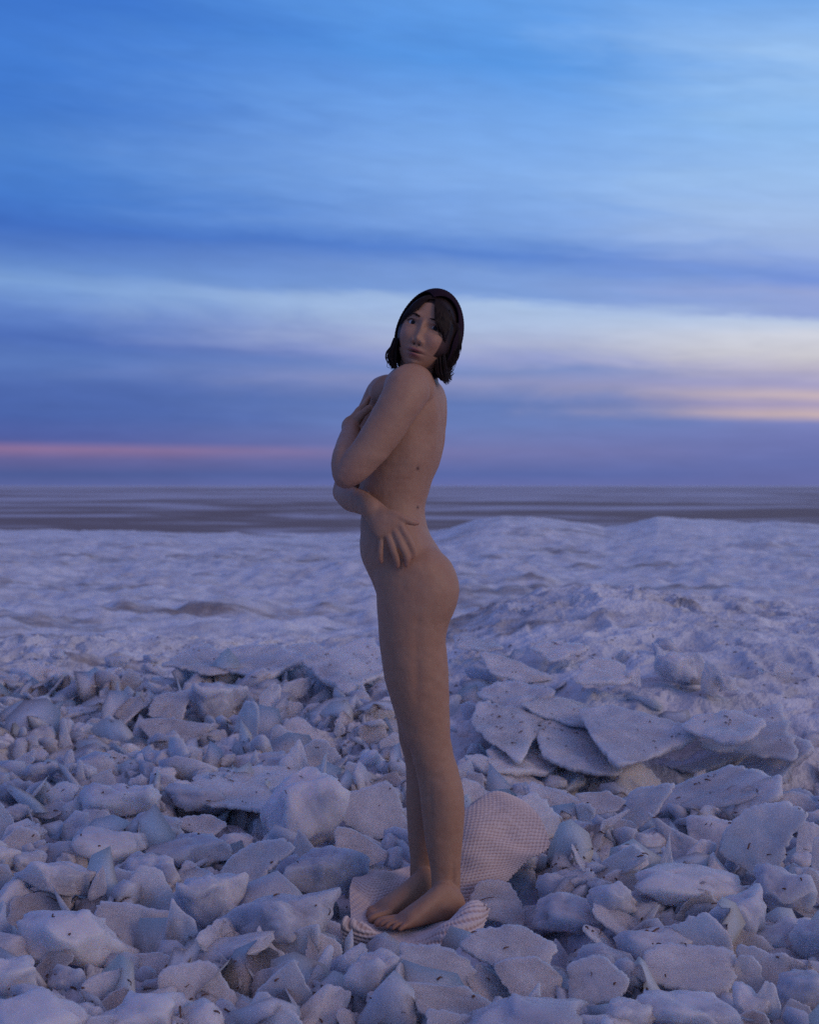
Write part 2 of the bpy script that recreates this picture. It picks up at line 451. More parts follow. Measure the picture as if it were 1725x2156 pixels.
# (kind, x, y, width, height, roll degrees, lean degrees, label)
L = "label"
heroes = [
 ('p',727,1408,195,92,4,15,'broad pale ice plate with a ragged lip just behind the front of the thighs'),
 ('p',640,1385,130,70,-6,12,None),('p',545,1390,185,86,-4,12,'broad shelf of ice overhanging a dark slit in the bank'),('p',430,1392,150,60,3,10,None),
 ('s',571,1473,45,92,14,62,'upright blunt shard leaning out of the dark slit under the shelf'),('s',632,1448,40,85,48,50,None),('c',454,1478,82,78,10,0,'arched bright ice lump beside the dark slit in the bank'),
 ('p',359,1487,100,62,-8,30,None),('p',273,1490,88,46,-14,22,None),('p',371,1541,115,62,5,24,None),('s',630,1612,66,112,-14,66,'tall rounded slab standing on end before the shadowed gap'),
 ('c',571,1627,64,44,0,0,None),('p',527,1660,255,80,-4,6,'long thin ice sheet lying flat over a dark crack'),('c',645,1712,150,150,0,0,'very large milky ice block standing ahead of the shins'),
 ('p',785,1700,150,120,24,40,'wide smooth plate propped up against the shins of the person'),('c',415,1685,120,58,6,0,None),('p',432,1738,105,48,4,18,None),('c',327,1750,92,72,0,0,None),('c',259,1681,105,78,0,0,None),
 ('s',640,1790,58,72,-20,55,None),('p',535,1818,140,112,-24,40,'smooth tilted plate with a straight upper edge near the big block'),('p',270,1947,160,100,27,38,'wedge shaped plate with its long edge sloping to a narrow standing shard'),
 ('s',373,1957,60,112,-6,68,'narrow pointed shard standing upright against a wedge shaped plate'),('c',145,1971,200,112,8,0,'very large smooth ice boulder next to the wedge shaped plate'),('c',601,1934,152,108,-4,0,'dome shaped ice boulder beside the toe end of the blanket'),
 ('p',310,2030,145,50,-10,20,None),('c',308,2142,155,80,-6,0,None),('c',35,2057,92,80,0,0,None),('c',74,2142,165,80,0,0,None),('s',209,1865,42,68,4,62,None),('c',223,1780,132,72,5,0,None),
 ('c',412,1788,132,66,-4,0,None),('c',441,1896,104,100,0,0,None),('c',469,2004,138,40,-15,0,None),('c',137,1853,132,80,6,0,None),('p',756,1790,95,75,10,34,None),('c',682,1848,104,100,-8,0,'chunky block touching the shadowed side of the blanket'),
 ('c',781,2058,78,78,-4,0,None),('p',921,2044,160,95,18,30,'ragged sloping plate right below the front fold of the blanket'),('p',956,2112,170,70,14,22,None),('c',735,2033,76,56,-35,0,None),('c',800,2126,48,70,0,0,None),
 ('p',1090,2000,200,110,4,20,'broad frosted slab just past the heel end of the blanket'),('c',1203,1926,122,84,10,0,None),('c',1199,1857,84,62,-6,0,None),('p',1044,1912,150,80,8,22,None),
 ('p',1603,1764,165,175,-32,54,'biggest tilted ice slab, bright and smooth, leaning over darker blocks'),('c',1648,1880,96,116,-14,0,None),('c',1441,1862,148,74,4,0,'flat topped ice block with a crusted crown'),('c',1288,1894,92,68,0,0,None),
 ('c',1557,1924,88,78,-16,0,None),('s',1406,1811,28,80,8,70,'thin icicle like spike standing alone in the rubble'),('p',1625,1610,190,60,-28,16,None),('p',1487,1664,270,62,-21,14,'long narrow ice plank slanting up from the hollow'),('p',1575,1684,170,56,-25,16,None),
 ('c',1708,1577,56,84,0,0,None),('p',1215,1568,270,112,6,13,'great overhanging ice sheet with a chipped lip above the hollow'),('p',1340,1552,230,100,2,15,None),('p',1455,1572,270,108,-5,12,'second overhanging ice sheet overlapping the great one'),('p',1575,1545,230,100,-7,14,None),
 ('p',1066,1530,180,96,6,14,None),('p',1610,1490,220,84,3,13,None),('p',1090,1462,150,56,-5,16,None),
 ('p',1090,1605,170,50,10,10,None),
 ('p',1168,1683,118,38,12,22,None),('p',1276,1692,88,52,4,24,None),('p',1350,1697,120,62,-36,28,None),('s',1292,1728,26,76,75,40,None),('p',1077,1634,175,50,22,18,None),('p',1706,1762,70,84,20,40,None),('p',1710,1861,66,84,24,44,None),('c',1712,1977,72,92,0,0,None),
 ('c',1445,2124,155,86,0,0,None),('c',1574,2114,64,74,0,0,None),('s',1619,2109,52,104,4,64,None),('p',1445,2043,210,105,3,24,None),('p',1259,2064,160,105,-4,26,None),('p',1118,2060,150,100,4,24,None),('c',1135,2150,200,56,0,0,None),('c',1396,1985,104,54,0,0,None),
 ('c',1690,2085,96,84,0,0,None),('c',1309,2136,76,64,0,0,None),('s',1390,1400,30,66,4,66,None),('c',1430,1405,64,78,0,0,'tallest clear ice block on the crest of the ridge'),('s',1470,1402,38,74,-10,66,None),('s',1500,1420,46,74,-22,64,None),('c',1532,1440,44,44,0,0,None),
 ('p',1085,1412,120,46,10,20,None),('p',1180,1366,110,34,-4,16,None),('p',1270,1420,130,46,5,18,None),('s',1340,1425,30,52,8,60,None),('p',1010,1360,100,30,4,14,None),('p',1380,1500,200,60,-2,12,None),('p',1200,1500,190,56,5,12,None),('p',1540,1530,170,70,-6,12,None),
]
for i, (k, px, py, w, hh, ro, le, lab) in enumerate(heroes):
    base = py + hh * (0.30 if k == 'c' else 0.34)
    D = min(ground_depth(px, base), 11.0)
    loc = P(px, py, D)
    sc_m = D / 2994.0
    dep = math.atan2(py - 1022, 2994.0)
    if k == 'c':
        put('c', loc, (w * sc_m * 1.16, w * sc_m * 1.0, hh * sc_m * 1.2), 0, rnd.uniform(-0.25, 0.25), R(ro), lab, i)
    else:
        vis = math.sin(dep + R(le))
        put(k, loc, (w * sc_m, hh * sc_m / max(vis, 0.2), min(0.32, w * sc_m) * (0.34 if k == 'p' else 0.6)), rnd.choice([0, 0.2, -0.25]) if k == 'p' else 0, R(le), R(ro), lab, i)

# ------------------------------------------------------------------ the other pieces that can be told apart
def in_blanket(px, py): return (705 < px < 1175 and 1820 < py < 1900) or (690 < px < 1050 and 1820 < py < 2055)
taken = [(q[1].x, q[1].y, q[2]) for q in pieces]
hero_px = [(h_[1], h_[2], h_[3], h_[4]) for h_ in heroes]
cand = []
tries = 0
while len(cand) < 285 and tries < 60000:
    tries += 1
    px = rnd.uniform(-40, 1765); py = 1365 + 790 * rnd.random() ** 0.95
    if (px > 950 and 1440 < py < 1590) or (px > 950 and py <= 1440 and rnd.random() < 0.96) or (px <= 950 and py < 1440 and rnd.random() < 0.6): continue
    if in_blanket(px, py) or (835 < px < 985 and py < 1900): continue
    lft = px < 420 and py < 1830
    sz = rnd.lognormvariate(0, 0.36) * (36 + (py - 1350) * 0.085 if not lft else 30 + (py - 1350) * 0.07)
    if any(abs(px - a) < c * 0.38 + sz * 0.22 and abs(py - b_) < d_ * 0.36 + sz * 0.18 for a, b_, c, d_ in hero_px): continue
    if any((px - a) ** 2 + ((py - b_) * 1.35) ** 2 < ((sz + c) * 0.33) ** 2 for a, b_, c in cand): continue
    cand.append((px, py, sz))
for px, py, sz in cand:
    D = min(ground_depth(px, py + sz * 0.2), 10.5)
    loc = P(px, py, D); m_ = D / 2994.0
    loc.z -= sz * m_ * (0.28 if D < 5.5 else 0.42)
    u = rnd.random(); lft = px < 520 and py < 1830
    if u < (0.62 if lft else 0.25):
        put('c', loc, (sz * m_ * rnd.uniform(0.9, 1.35), sz * m_ * rnd.uniform(0.8, 1.2), sz * m_ * rnd.uniform(0.65, 1.0)), rnd.uniform(0, 6.28), rnd.gauss(0, 0.35), rnd.gauss(0, 0.3))
    elif u < 0.85:
        put('p', loc, (sz * m_ * 1.65, sz * m_ * 1.5, sz * m_ * 0.55), rnd.uniform(0, 6.28), R(rnd.uniform(2, 68)), R(rnd.gauss(0, 30)))
    else:
        put('s', loc, (sz * m_ * 0.8, sz * m_ * 1.6, sz * m_ * 0.9), rnd.gauss(0, 0.3), R(rnd.uniform(30, 75)), R(rnd.gauss(0, 30)))

# small rubble that fills the gaps, beyond counting
rv, rf, off = [], [], 0
protos = [chunk_shape(700 + i, ICO2, p=18, sq=0.6, rough=0.08) for i in range(10)]
for i in range(10):                                     # flakes
    q = chunk_shape(740 + i, ICO2, p=30, sq=0.16, rough=0.10); protos.append(q * np.array([1.25, 1.25, 0.9]))
for i in range(2300):
    y = 2.5 + 4.6 * rnd.random() ** 0.8
    x = rnd.uniform(-1, 1) * (0.25 + 0.36 * y)
    if (-0.2 < x < 0.4 and 3.36 < y < 4.05) or (x > 0.05 and y > 5.35 and rnd.random() < 0.9): continue
    size = rnd.uniform(0.022, 0.06) * (0.8 + 0.07 * y)
    z = float(0)
    q = Quaternion((rnd.gauss(0, 1), rnd.gauss(0, 1), rnd.gauss(0, 1), rnd.gauss(0, 1))).normalized().to_matrix()
    v = protos[i % 20] * np.array([size * rnd.uniform(.7, 1.5), size * rnd.uniform(.7, 1.5), size * rnd.uniform(.35, .9)])
    v = v @ np.array(q).T
    rv.append((v, x, y)); rf.append(ICO2F + off); off += len(v)
zz = ground_z(np.array([q[1] for q in rv]), np.array([q[2] for q in rv]))
vv = np.concatenate([q[0] + np.array([q[1], q[2], z_ + 0.004]) for q, z_ in zip(rv, zz)])
rub = link('ice_rubble', mesh_np('ice_rubble', vv, [np.concatenate(rf)]), ICE)
tag(rub, 'small crushed ice filling the gaps between the larger pieces', 'ice', kind='stuff')
#PERSON
# ------------------------------------------------------------------ the person
D0 = 3.69
def cr(keys, n):
    """Catmull-Rom through rows of numbers, n samples per span"""
    k = np.asarray(keys, float); out = []
    for i in range(len(k) - 1):
        p0 = k[max(i - 1, 0)]; p1 = k[i]; p2 = k[i + 1]; p3 = k[min(i + 2, len(k) - 1)]
        for j in range(n):
            u = j / n
            out.append(0.5 * (2 * p1 + (p2 - p0) * u + (2 * p0 - 5 * p1 + 4 * p2 - p3) * u * u + (3 * p1 - p0 - 3 * p2 + p3) * u ** 3))
    out.append(k[-1]); return np.array(out)

body_v, body_f = [], []
def add_rings(rings):
    base = sum(len(q) for q in body_v)
    n = len(rings[0]); m = len(rings)
    v = np.concatenate(rings + [rings[0].mean(0)[None], rings[-1].mean(0)[None]])
    idx = np.arange(n); nx = (idx + 1) % n; q = []
    for j in range(m - 1):
        q.append(np.column_stack([j * n + idx, j * n + nx, (j + 1) * n + nx, (j + 1) * n + idx]))
    q = np.concatenate(q)
    tri = np.concatenate([np.column_stack([nx, idx, np.full(n, m * n)]), np.column_stack([(m - 1) * n + idx, (m - 1) * n + nx, np.full(n, m * n + 1)])])
    body_v.append(v); body_f.append((q + base, tri + base))

TH = np.linspace(0, 2 * math.pi, 40, endpoint=False)
def sup(c, e): return np.sign(c) * np.abs(c) ** (2.0 / e)

def trunk(rows, dcen, e=2.25):
    """rows: y, front x, back x, sideways centre, half width, yaw degrees"""
    rings = []
    for y, xf, xb, yo, w, yaw in cr(rows, 4):
        D = dcen + yo
        pf, pb = P(xf, y, D), P(xb, y, D)
        cx, A = (pf.x + pb.x) / 2, (pb.x - pf.x) / 2
        s_, c_ = math.sin(R(yaw)), math.cos(R(yaw))
        a = math.sqrt(max(A * A - (w * s_) ** 2, 1e-5)) / c_
        lx, ly = a * sup(np.cos(TH), e), w * sup(np.sin(TH), e)
        rings.append(np.column_stack([cx + lx * c_ + ly * s_, D - lx * s_ + ly * c_, np.full(len(TH), pf.z)]))
    add_rings(rings)

def chain(pts, sub=5, n=28, flat=None):
    """pts: world points with radius; flat: (direction, ratio) squashes the section along a direction"""
    k = cr([(*p, r) for p, r in pts], sub)
    c = k[:, :3]; r = k[:, 3]
    tan = np.gradient(c, axis=0); tan /= np.linalg.norm(tan, axis=1)[:, None]
    th = np.linspace(0, 2 * math.pi, n, endpoint=False)
    ref = np.array([0.13, 1.0, 0.21]); rings = []
    def ring(ci, t_, ri):
        u_ = ref - t_ * (ref @ t_); u_ /= np.linalg.norm(u_); v_ = np.cross(t_, u_)
        q = ri * (np.cos(th)[:, None] * u_ + np.sin(th)[:, None] * v_)
        if flat is not None:
            f = np.array(flat[0], float); f = f - t_ * (f @ t_); f /= np.linalg.norm(f)
            q = q - (q @ f)[:, None] * f[None] * (1 - flat[1])
        return ci + q
    for g_ in (0.35, 0.75): rings.append(ring(c[0] - tan[0] * r[0] * math.sqrt(1 - g_ * g_) * 0.9, tan[0], r[0] * g_))
    for i in range(len(c)): rings.append(ring(c[i], tan[i], r[i]))
    for g_ in (0.75, 0.35): rings.append(ring(c[-1] + tan[-1] * r[-1] * math.sqrt(1 - g_ * g_) * 0.9, tan[-1], r[-1] * g_))
    add_rings(rings)

def V3(px, py, D): return tuple(P(px, py, D))
trunk([(792,848,905,0,.070,0),(806,826,926,0,.135,8),(830,806,939,0,.150,10),(860,790,942,0,.153,10),(900,776,939,0,.150,10),(940,768,935,0,.145,9),(980,764,925,0,.138,7),
       (1010,760,912,0,.129,5),(1040,756,903,0,.121,3),(1070,762,895.5,0,.121,1),(1100,759,898,0,.132,0),(1125,759.5,907,0,.147,0),(1150,757.7,922,0,.158,0),
       (1175,762,938,0,.165,0),(1200,772,950,0,.166,0),(1235,788,955,0,.164,0),(1262,797,951,0,.155,0),(1290,812,940,0,.13,0)], D0)
near_leg = [(1142,802,904,-.073,.052),(1175,786,943,-.084,.083),(1200,786,958,-.087,.090),(1235,790,968,-.088,.093),(1260,794,965.5,-.088,.092),(1285,795,958,-.087,.090),(1306,797,948.5,-.085,.088),
       (1326,798.5,942.5,-.084,.086),(1351,801,939.7,-.083,.083),(1385,805,942,-.081,.080),(1424,811.5,945,-.079,.075),(1461,821,946.2,-.077,.069),(1495,832,947,-.075,.063),
       (1531,846,949.6,-.072,.057),(1560,855,953,-.071,.054),(1593,866,957,-.070,.052),(1620,875,966,-.069,.052),(1655,882,974,-.068,.053),(1690,886,978.3,-.067,.053),(1732,890.5,977.6,-.067,.049),
       (1775,896.5,974,-.067,.042),(1817,904,971.3,-.067,.035),(1850,908,970,-.067,.031),(1880,908,970.5,-.067,.031),(1905,903,974,-.068,.032),(1925,900,976,-.07,.030)]
trunk([(*q, 0) for q in near_leg], D0, 2.1)
far_leg = [(1142,802,904,.073,.052),(1175,786,940,.084,.083),(1200,786,956,.087,.090),(1235,790,966,.088,.093),(1260,793,964,.088,.092),(1285,794,956,.087,.090),(1306,796,946,.085,.088),
       (1326,797,940,.084,.086),(1351,799,937,.083,.083),(1385,803,938,.081,.080),(1424,809,940,.079,.075),(1461,818,941,.077,.069),(1495,829,941,.073,.062),
       (1531,838,942,.069,.056),(1560,841,941,.067,.053),(1590,849,940,.066,.051),(1620,855,944,.065,.051),(1666,855,950,.064,.052),(1711,856,950,.064,.049),(1760,859,943,.064,.042),
       (1803,863,931,.064,.035),(1845,863,924,.064,.031),(1875,860,924,.064,.031),(1895,856,927,.064,.031),(1908,853,928,.064,.030)]
trunk([(*q, 0) for q in far_leg], D0, 2.1)
# buttock, calf and back muscle fullness
def foot(heel, toe, side):
    a = Vector(toe) - Vector(heel); L_ = a.length; a.normalize(); up = Vector((0, 0, 1)); sd = a.cross(up).normalized()
    rows = [(-.02,.034,.018,.016,0),(.02,.040,.032,.026,0),(.10,.046,.042,.031,0),(.20,.052,.050,.032,0),(.32,.048,.047,.032,.0),(.45,.038,.037,.034,.001),(.58,.029,.028,.038,.002),(.70,.021,.020,.041,.003),(.76,.016,.014,.041,.003),(.80,.013,.009,.038,.003)]
    rings = []
    for s_, zc, rz, w, so in cr(rows, 4):
        c = Vector(heel) + a * (s_ * L_) + up * zc + sd * so * side
        rings.append(np.array([c + sd * (.9 * w * sup(math.cos(q), 2.3)) + up * (rz * sup(math.sin(q), 2.3)) for q in TH]))
    add_rings(rings)
    for k in range(5):                                     # big toe on the inner side
        o_ = (-0.033 + 0.0172 * k) * side
        ln = (1.0, .985, .955, .915, .865)[k]; r0 = (.0112, .0070, .0068, .0066, .0064)[k]
        b0 = Vector(heel) + a * (0.76 * L_) + sd * o_ * 0.92 + up * .016
        b1 = Vector(heel) + a * ((ln - .07) * L_) + sd * o_ + up * (.0165 if k else .015)
        b2 = Vector(heel) + a * ((ln - .018) * L_) + sd * o_ + up * .0095
        chain([(tuple(b0), r0), (tuple(b0.lerp(b1, .6)), r0 * 1.02), (tuple(b1), r0), (tuple(b2), r0 * .93)], 4, 16)
SOLE = 0.006
near_heel = P(972, 1938, 3.615); near_heel.z = SOLE; near_toe = P(803, 1965, 3.515); near_toe.z = SOLE
far_heel = P(930, 1915, 3.745); far_heel.z = SOLE; far_toe = P(764, 1950, 3.60); far_toe.z = SOLE
foot(near_heel, near_toe, -1.0)
foot(far_heel, far_toe, 1.0)
# neck, shoulders and arms
chain([(V3(878,812,3.69), .060), (V3(880,785,3.685), .053), (V3(886,755,3.665), .050), (V3(893,725,3.65), .050)])
chain([(V3(868,816,3.60), .060), (V3(860,817,3.545), .058), (V3(845,845,3.515), .0535), (V3(812,900,3.50), .0495), (V3(778,948,3.49), .0445), (V3(748,982,3.485), .0405), (V3(731,999,3.485), .0355)])
chain([(V3(860,822,3.66), .066), (V3(866,812,3.57), .054)])
chain([(V3(729,1003,3.487), .0335), (V3(729,975,3.51), .0375), (V3(733,945,3.565), .0335), (V3(737,915,3.635), .0255), (V3(742,902,3.665), .0225)])
chain([(V3(822,832,3.80), .056), (V3(806,836,3.85), .050), (V3(775,900,3.85), .044), (V3(748,970,3.81), .040), (V3(731,1028,3.755), .0360), (V3(727,1038,3.735), .0335)])
chain([(V3(728,1040,3.735), .034), (V3(737,1050,3.665), .0355), (V3(757,1056,3.59), .0325), (V3(776,1066,3.535), .0275), (V3(786,1076,3.525), .0265)], flat=((0, 1, 0.3), 0.86))
# hand resting on the hip
def palm(rows):
    rings = []
    k = cr(rows, 4)
    c = k[:, :3]; tan = np.gradient(c, axis=0); tan /= np.linalg.norm(tan, axis=1)[:, None]
    for i in range(len(k)):
        u_ = k[i, 3:6] - tan[i] * (k[i, 3:6] @ tan[i]); u_ /= np.linalg.norm(u_); v_ = np.cross(tan[i], u_)
        rings.append(c[i] + k[i, 6] * sup(np.cos(TH), 2.4)[:, None] * u_ + k[i, 7] * sup(np.sin(TH), 2.4)[:, None] * v_)
    add_rings(rings)
wd = (0.72, 0.0, 0.70)
palm([(*V3(779,1068,3.535), *wd, .027, .019), (*V3(792,1082,3.522), *wd, .030, .018), (*V3(806,1098,3.508), *wd, .036, .016), (*V3(818,1110,3.502), *wd, .039, .0135), (*V3(824,1117,3.502), *wd, .036, .010)])
fing = [[(839,1098,3.503),(850,1117,3.497),(861,1137,3.495),(870,1158,3.500),(868,1173,3.508)],
        [(828,1108,3.502),(838,1130,3.495),(848,1152,3.492),(857,1174,3.497),(856,1190,3.504)],
        [(815,1119,3.504),(822,1140,3.497),(829,1160,3.495),(836,1180,3.500),(837,1193,3.506)],
        [(803,1128,3.510),(803,1144,3.504),(801,1160,3.503),(801,1172,3.506),(803,1183,3.512)]]
for k, f in enumerate(fing):
    r0 = (.0097, .0098, .0094, .0084)[k]
    chain([(V3(*q), r0 * s_) for q, s_ in zip(f, (1.0, .98, 1.0, .90, .78))], 5, 18)
chain([(V3(806,1082,3.515), .016), (V3(828,1083,3.505), .0120), (V3(848,1091,3.502), .0098), (V3(866,1099,3.505), .0094), (V3(879,1101,3.512), .0075)], 5, 18)
# hand laid on the far shoulder
wl = (0.25, 1.0, 0.15)
palm([(*V3(740,906,3.655), *wl, .025, .019), (*V3(740,896,3.69), *wl, .029, .018), (*V3(752,880,3.705), *wl, .035, .0155), (*V3(762,866,3.715), *wl, .037, .0125)])
for k in range(4):
    dd = -.036 + .024 * k
    r0 = (.0078, .0088, .0092, .0090)[k]
    b0, b1, b2 = [(760,868),(770,851),(777,838)][0], (769,851), (777 - 2 * abs(k - 1), 837 + 3 * abs(k - 1))
    chain([(V3(b0[0],b0[1],3.72 + dd), r0), (V3(b1[0],b1[1],3.73 + dd), r0), (V3(b2[0],b2[1],3.74 + dd), r0 * .8)], 5, 16)
chain([(V3(748,888,3.675), .014), (V3(765,870,3.665), .0105), (V3(778,858,3.665), .009)], 5, 16)

bv_ = np.concatenate(body_v); polys_q = np.concatenate([q for q, _ in body_f]); polys_t = np.concatenate([q for _, q in body_f])
tmp = link('body_rough', mesh_np('body_rough', bv_, [polys_q, polys_t]))
rm = tmp.modifiers.new('r', 'REMESH'); rm.mode = 'VOXEL'; rm.voxel_size = 0.0031; rm.use_smooth_shade = True
sm = tmp.modifiers.new('s', 'SMOOTH'); sm.factor = 0.5; sm.iterations = 10
dg = bpy.context.evaluated_depsgraph_get()
me_b = bpy.data.meshes.new_from_object(tmp.evaluated_get(dg))
bpy.data.objects.remove(tmp)
nb = len(me_b.vertices); B = np.empty(nb * 3, np.float32); me_b.vertices.foreach_get('co', B); B = B.reshape(-1, 3).astype(float)
NB = np.empty(nb * 3, np.float32); me_b.vertex_normals.foreach_get('vector', NB) if hasattr(me_b, 'vertex_normals') else me_b.vertices.foreach_get('normal', NB); NB = NB.reshape(-1, 3).astype(float)
def push(c, rad, amt):
    c = np.array(c); w = np.exp(-(((B - c) / np.array(rad)) ** 2).sum(1)); B[:] = B + NB * (w * amt)[:, None]
push(V3(915,870,3.58), (.022, .04, .055), .006)           # shoulder blade
push(V3(898,912,3.575), (.02, .03, .035), -.004)
push(V3(936,960,3.69), (.03, .016, .16), -.006)           # spine
push(V3(856,1240,3.51), (.05, .04, .04), -.004)           # hollow of the hip
push(V3(852,1550,3.60), (.022, .03, .026), .005)          # kneecap
push(V3(866,1500,3.57), (.02, .03, .03), -.003)
push(V3(858,1592,3.60), (.02, .03, .018), -.003)
push(V3(878,1400,3.53), (.012, .03, .12), -.003)          # outer thigh
push(V3(945,1690,3.57), (.03, .03, .06), .005)            # calf
push(V3(955,1850,3.60), (.007, .03, .05), -.004)
push(V3(905,1720,3.565), (.008, .03, .10), -.002)
push(V3(800,965,3.46), (.05, .03, .012), .002)
push(V3(946,1555,3.62), (.02, .02, .03), -.004)           # back of the knee
push(V3(935,1905,3.585), (.011, .03, .011), .006)         # ankle bone
push(V3(820,985,3.545), (.03, .04, .012), -.003)
for zz_ in range(5): push(V3(845, 975 + 14 * zz_, 3.56), (.05, .04, .006), .0005)
B += NB * (0.0008 * fbm(B * 40, 77, 2))[:, None]

# head
HS = 1.0
yaw, roll, tipp = R(15), R(17), R(-3)
Fv = Vector((-math.sin(yaw), -math.cos(yaw), 0)); Xv = Vector((math.cos(yaw), -math.sin(yaw), 0)); Zv = Vector((0, 0, 1))
Rr = Matrix.Rotation(roll, 3, 'Y')
Rt = Matrix.Rotation(tipp, 3, Xv)
HX, HF, HZ = [Rr @ (Rt @ q) for q in (Xv, Fv, Zv)]
eye_mid = P(890.6, 683, 3.585)
HO = eye_mid - HF * 0.084 - HZ * 0.012
def hw(x, f, z): return HO + HX * x + HF * f + HZ * z
HM = np.array([HX, HF, HZ])
def gs(x, z, cx, cz, sx, sz): return np.exp(-((x - cx) / sx) ** 2 - ((z - cz) / sz) ** 2)
def head_pts(sx, sf, sz):
    x = 0.0765 * sx; z = 0.109 * sz
    tneg = np.clip(-sz, 0, 1)
    x = x * (1 - 0.29 * tneg ** 1.9) 
    f = np.where(sf > 0, 0.086 * np.abs(sf) ** 0.72, -0.098 * np.abs(sf))
    f = f * np.where(sf < 0, 1 - 0.5 * sstep(tneg, 0.3, 0.9), 1)
    wf = sstep(sf, 0.12, 0.42)
    ax = np.abs(x); d_ = 0
    d_ = d_ + 0.0125 * gs(x, z, 0, -0.028, .0095, .011) + 0.0055 * gs(x, z, 0, -0.008, .0085, .018) + 0.004 * gs(x, z, 0, 0.012, .007, .014)
    d_ = d_ + 0.008 * gs(ax, z, .0125, -0.033, .0055, .006) - 0.006 * gs(ax, z, .0065, -0.0405, .0032, .0026)
    d_ = d_ - 0.0095 * gs(ax, z, .030, 0.012, .0145, .0105) - 0.004 * gs(ax, z, .014, 0.008, .007, .012)
    d_ = d_ + 0.0045 * gs(ax, z, .031, 0.0215, .014, .0038) + 0.0035 * gs(ax, z, .031, 0.0035, .013, .0036)
    d_ = d_ + 0.005 * gs(ax, z, .028, 0.034, .020, .008)
    d_ = d_ + 0.008 * gs(ax, z, .040, -0.022, .020, .020)
    d_ = d_ + 0.006 * gs(x, z, 0, -0.060, .024, .018)
    d_ = d_ + 0.0065 * gs(x, z, 0, -0.0535, .018, .0048) + 0.0075 * gs(x, z, 0, -0.0665, .015, .0052) - 0.0075 * gs(x, z, 0, -0.0597, .018, .0022)
    d_ = d_ - 0.002 * gs(x, z, 0, -0.046, .004, .006) - 0.004 * gs(x, z, 0, -0.077, .016, .005)
    d_ = d_ + 0.007 * gs(x, z, 0, -0.088, .022, .014)
    return x, f + d_ * wf, z
nt_, np_ = 260, 300
tt, ph = np.meshgrid(np.linspace(0.001, math.pi - 0.001, nt_), np.linspace(0, 2 * math.pi, np_, endpoint=False), indexing='ij')
# pole along the facing axis keeps the face finely divided
aa = tt / math.pi; al = math.pi * (0.55 * aa + 0.45 * aa ** 2)
sf_, sx__, sz__ = np.cos(al), np.sin(al) * np.cos(ph), np.sin(al) * np.sin(ph)
hx, hf, hz = head_pts(sx__, sf_, sz__)
HV = np.array(HO) + np.stack([hx, hf, hz], -1).reshape(-1, 3) @ HM
hi = np.arange(nt_ * np_).reshape(nt_, np_); hj = np.roll(hi, -1, 1)
hq = np.stack([hi[:-1], hi[1:], hj[1:], hj[:-1]], -1).reshape(-1, 4)
HQ = hq[:, ::-1]
def face_f(x, z):
    """depth of the face surface at x, z"""
    m = (sf_ > 0.05); k = np.argmin(((hx - x) ** 2 + (hz - z) ** 2)[m]); return float(hf[m][k])

skin, t, b = new_mat('skin')
at = N(t, 'ShaderNodeAttribute'); at.attribute_name = 'tint'
g = N(t, 'ShaderNodeNewGeometry')
mo = noise(t, g.outputs['Position'], 26.0, 5, 0.65, 0.4); mo2 = noise(t, g.outputs['Position'], 140.0, 3, 0.6)
c = mixc(t, smooth(t, mo, 0.35, 0.68), at.outputs['Color'], (0.95, 0.90, 0.88), 'MULTIPLY')
fr = smooth(t, mo2, 0.60, 0.75)
c = mixc(t, M_(t, 'MULTIPLY', fr, 0.10), c, (0.22, 0.11, 0.07))
plug(t, b.inputs['Base Color'], c)
b.inputs['Roughness'].default_value = 0.55; b.inputs['Specular IOR Level'].default_value = 0.3
b.inputs['Subsurface Weight'].default_value = 0.12; b.inputs['Subsurface Radius'].default_value = (1.0, 0.35, 0.2); b.inputs['Subsurface Scale'].default_value = 0.012
bump(t, b, mo2, 0.12, 0.002)

SK = np.array((0.385, 0.214, 0.132))
tint = np.tile(SK, (nb, 1))
def stain(c, rad, colr, amt):
    w = np.exp(-(((B - np.array(c)) / np.array(rad)) ** 2).sum(1))[:, None] * amt
    tint[:] = tint * (1 - w) + np.array(colr) * w
for q in [(868,1173,3.508),(856,1190,3.504),(837,1193,3.506),(803,1183,3.512),(879,1101,3.512)]: stain(V3(*q), (.014,.014,.014), (.36,.17,.12), .7)
for q in [(850,1560,3.62),(735,1005,3.47)]: stain(V3(*q), (.04,.04,.04), (.38,.20,.15), .5)
for q in (near_toe, far_toe, near_heel): stain(tuple(q), (.05,.05,.03), (.32,.15,.10), .75)
def mole(px, py, r):
    d_ = np.hypot(B[:, 0] - P(px, py, 3.55).x, B[:, 2] - P(px, py, 3.55).z); w = ((B[:, 1] < 3.62) * np.exp(-(d_ / r) ** 2))[:, None]
    tint[:] = tint * (1 - w) + np.array((.06, .03, .025)) * w
mole(880, 986, .0042); mole(880, 1069, .0032)
htint = np.tile(SK, (len(HV), 1)) * np.array((1.0, .97, .95))
X_, Z_ = hx.ravel(), hz.ravel(); W_ = (sf_.ravel() > 0.1)
lip = W_ * np.clip(1.25 * gs(X_, Z_, 0, -0.054, .0185, .0046) + 1.25 * gs(X_, Z_, 0, -0.0665, .0155, .0055), 0, 1) ** 1.3
gap = W_ * gs(X_, Z_, 0, -0.0597, .015, .0016)
chk = W_ * gs(np.abs(X_), Z_, .040, -.022, .02, .018) * .35
nost = W_ * gs(np.abs(X_), Z_, .0065, -.0405, .0032, .0022)
sock = W_ * gs(np.abs(X_), Z_, .030, .012, .017, .010) * .35
scalp = sstep((X_ / .056) ** 2 + ((Z_ + .006) / .078) ** 2, .95, 1.05) * (Z_ > -.055)
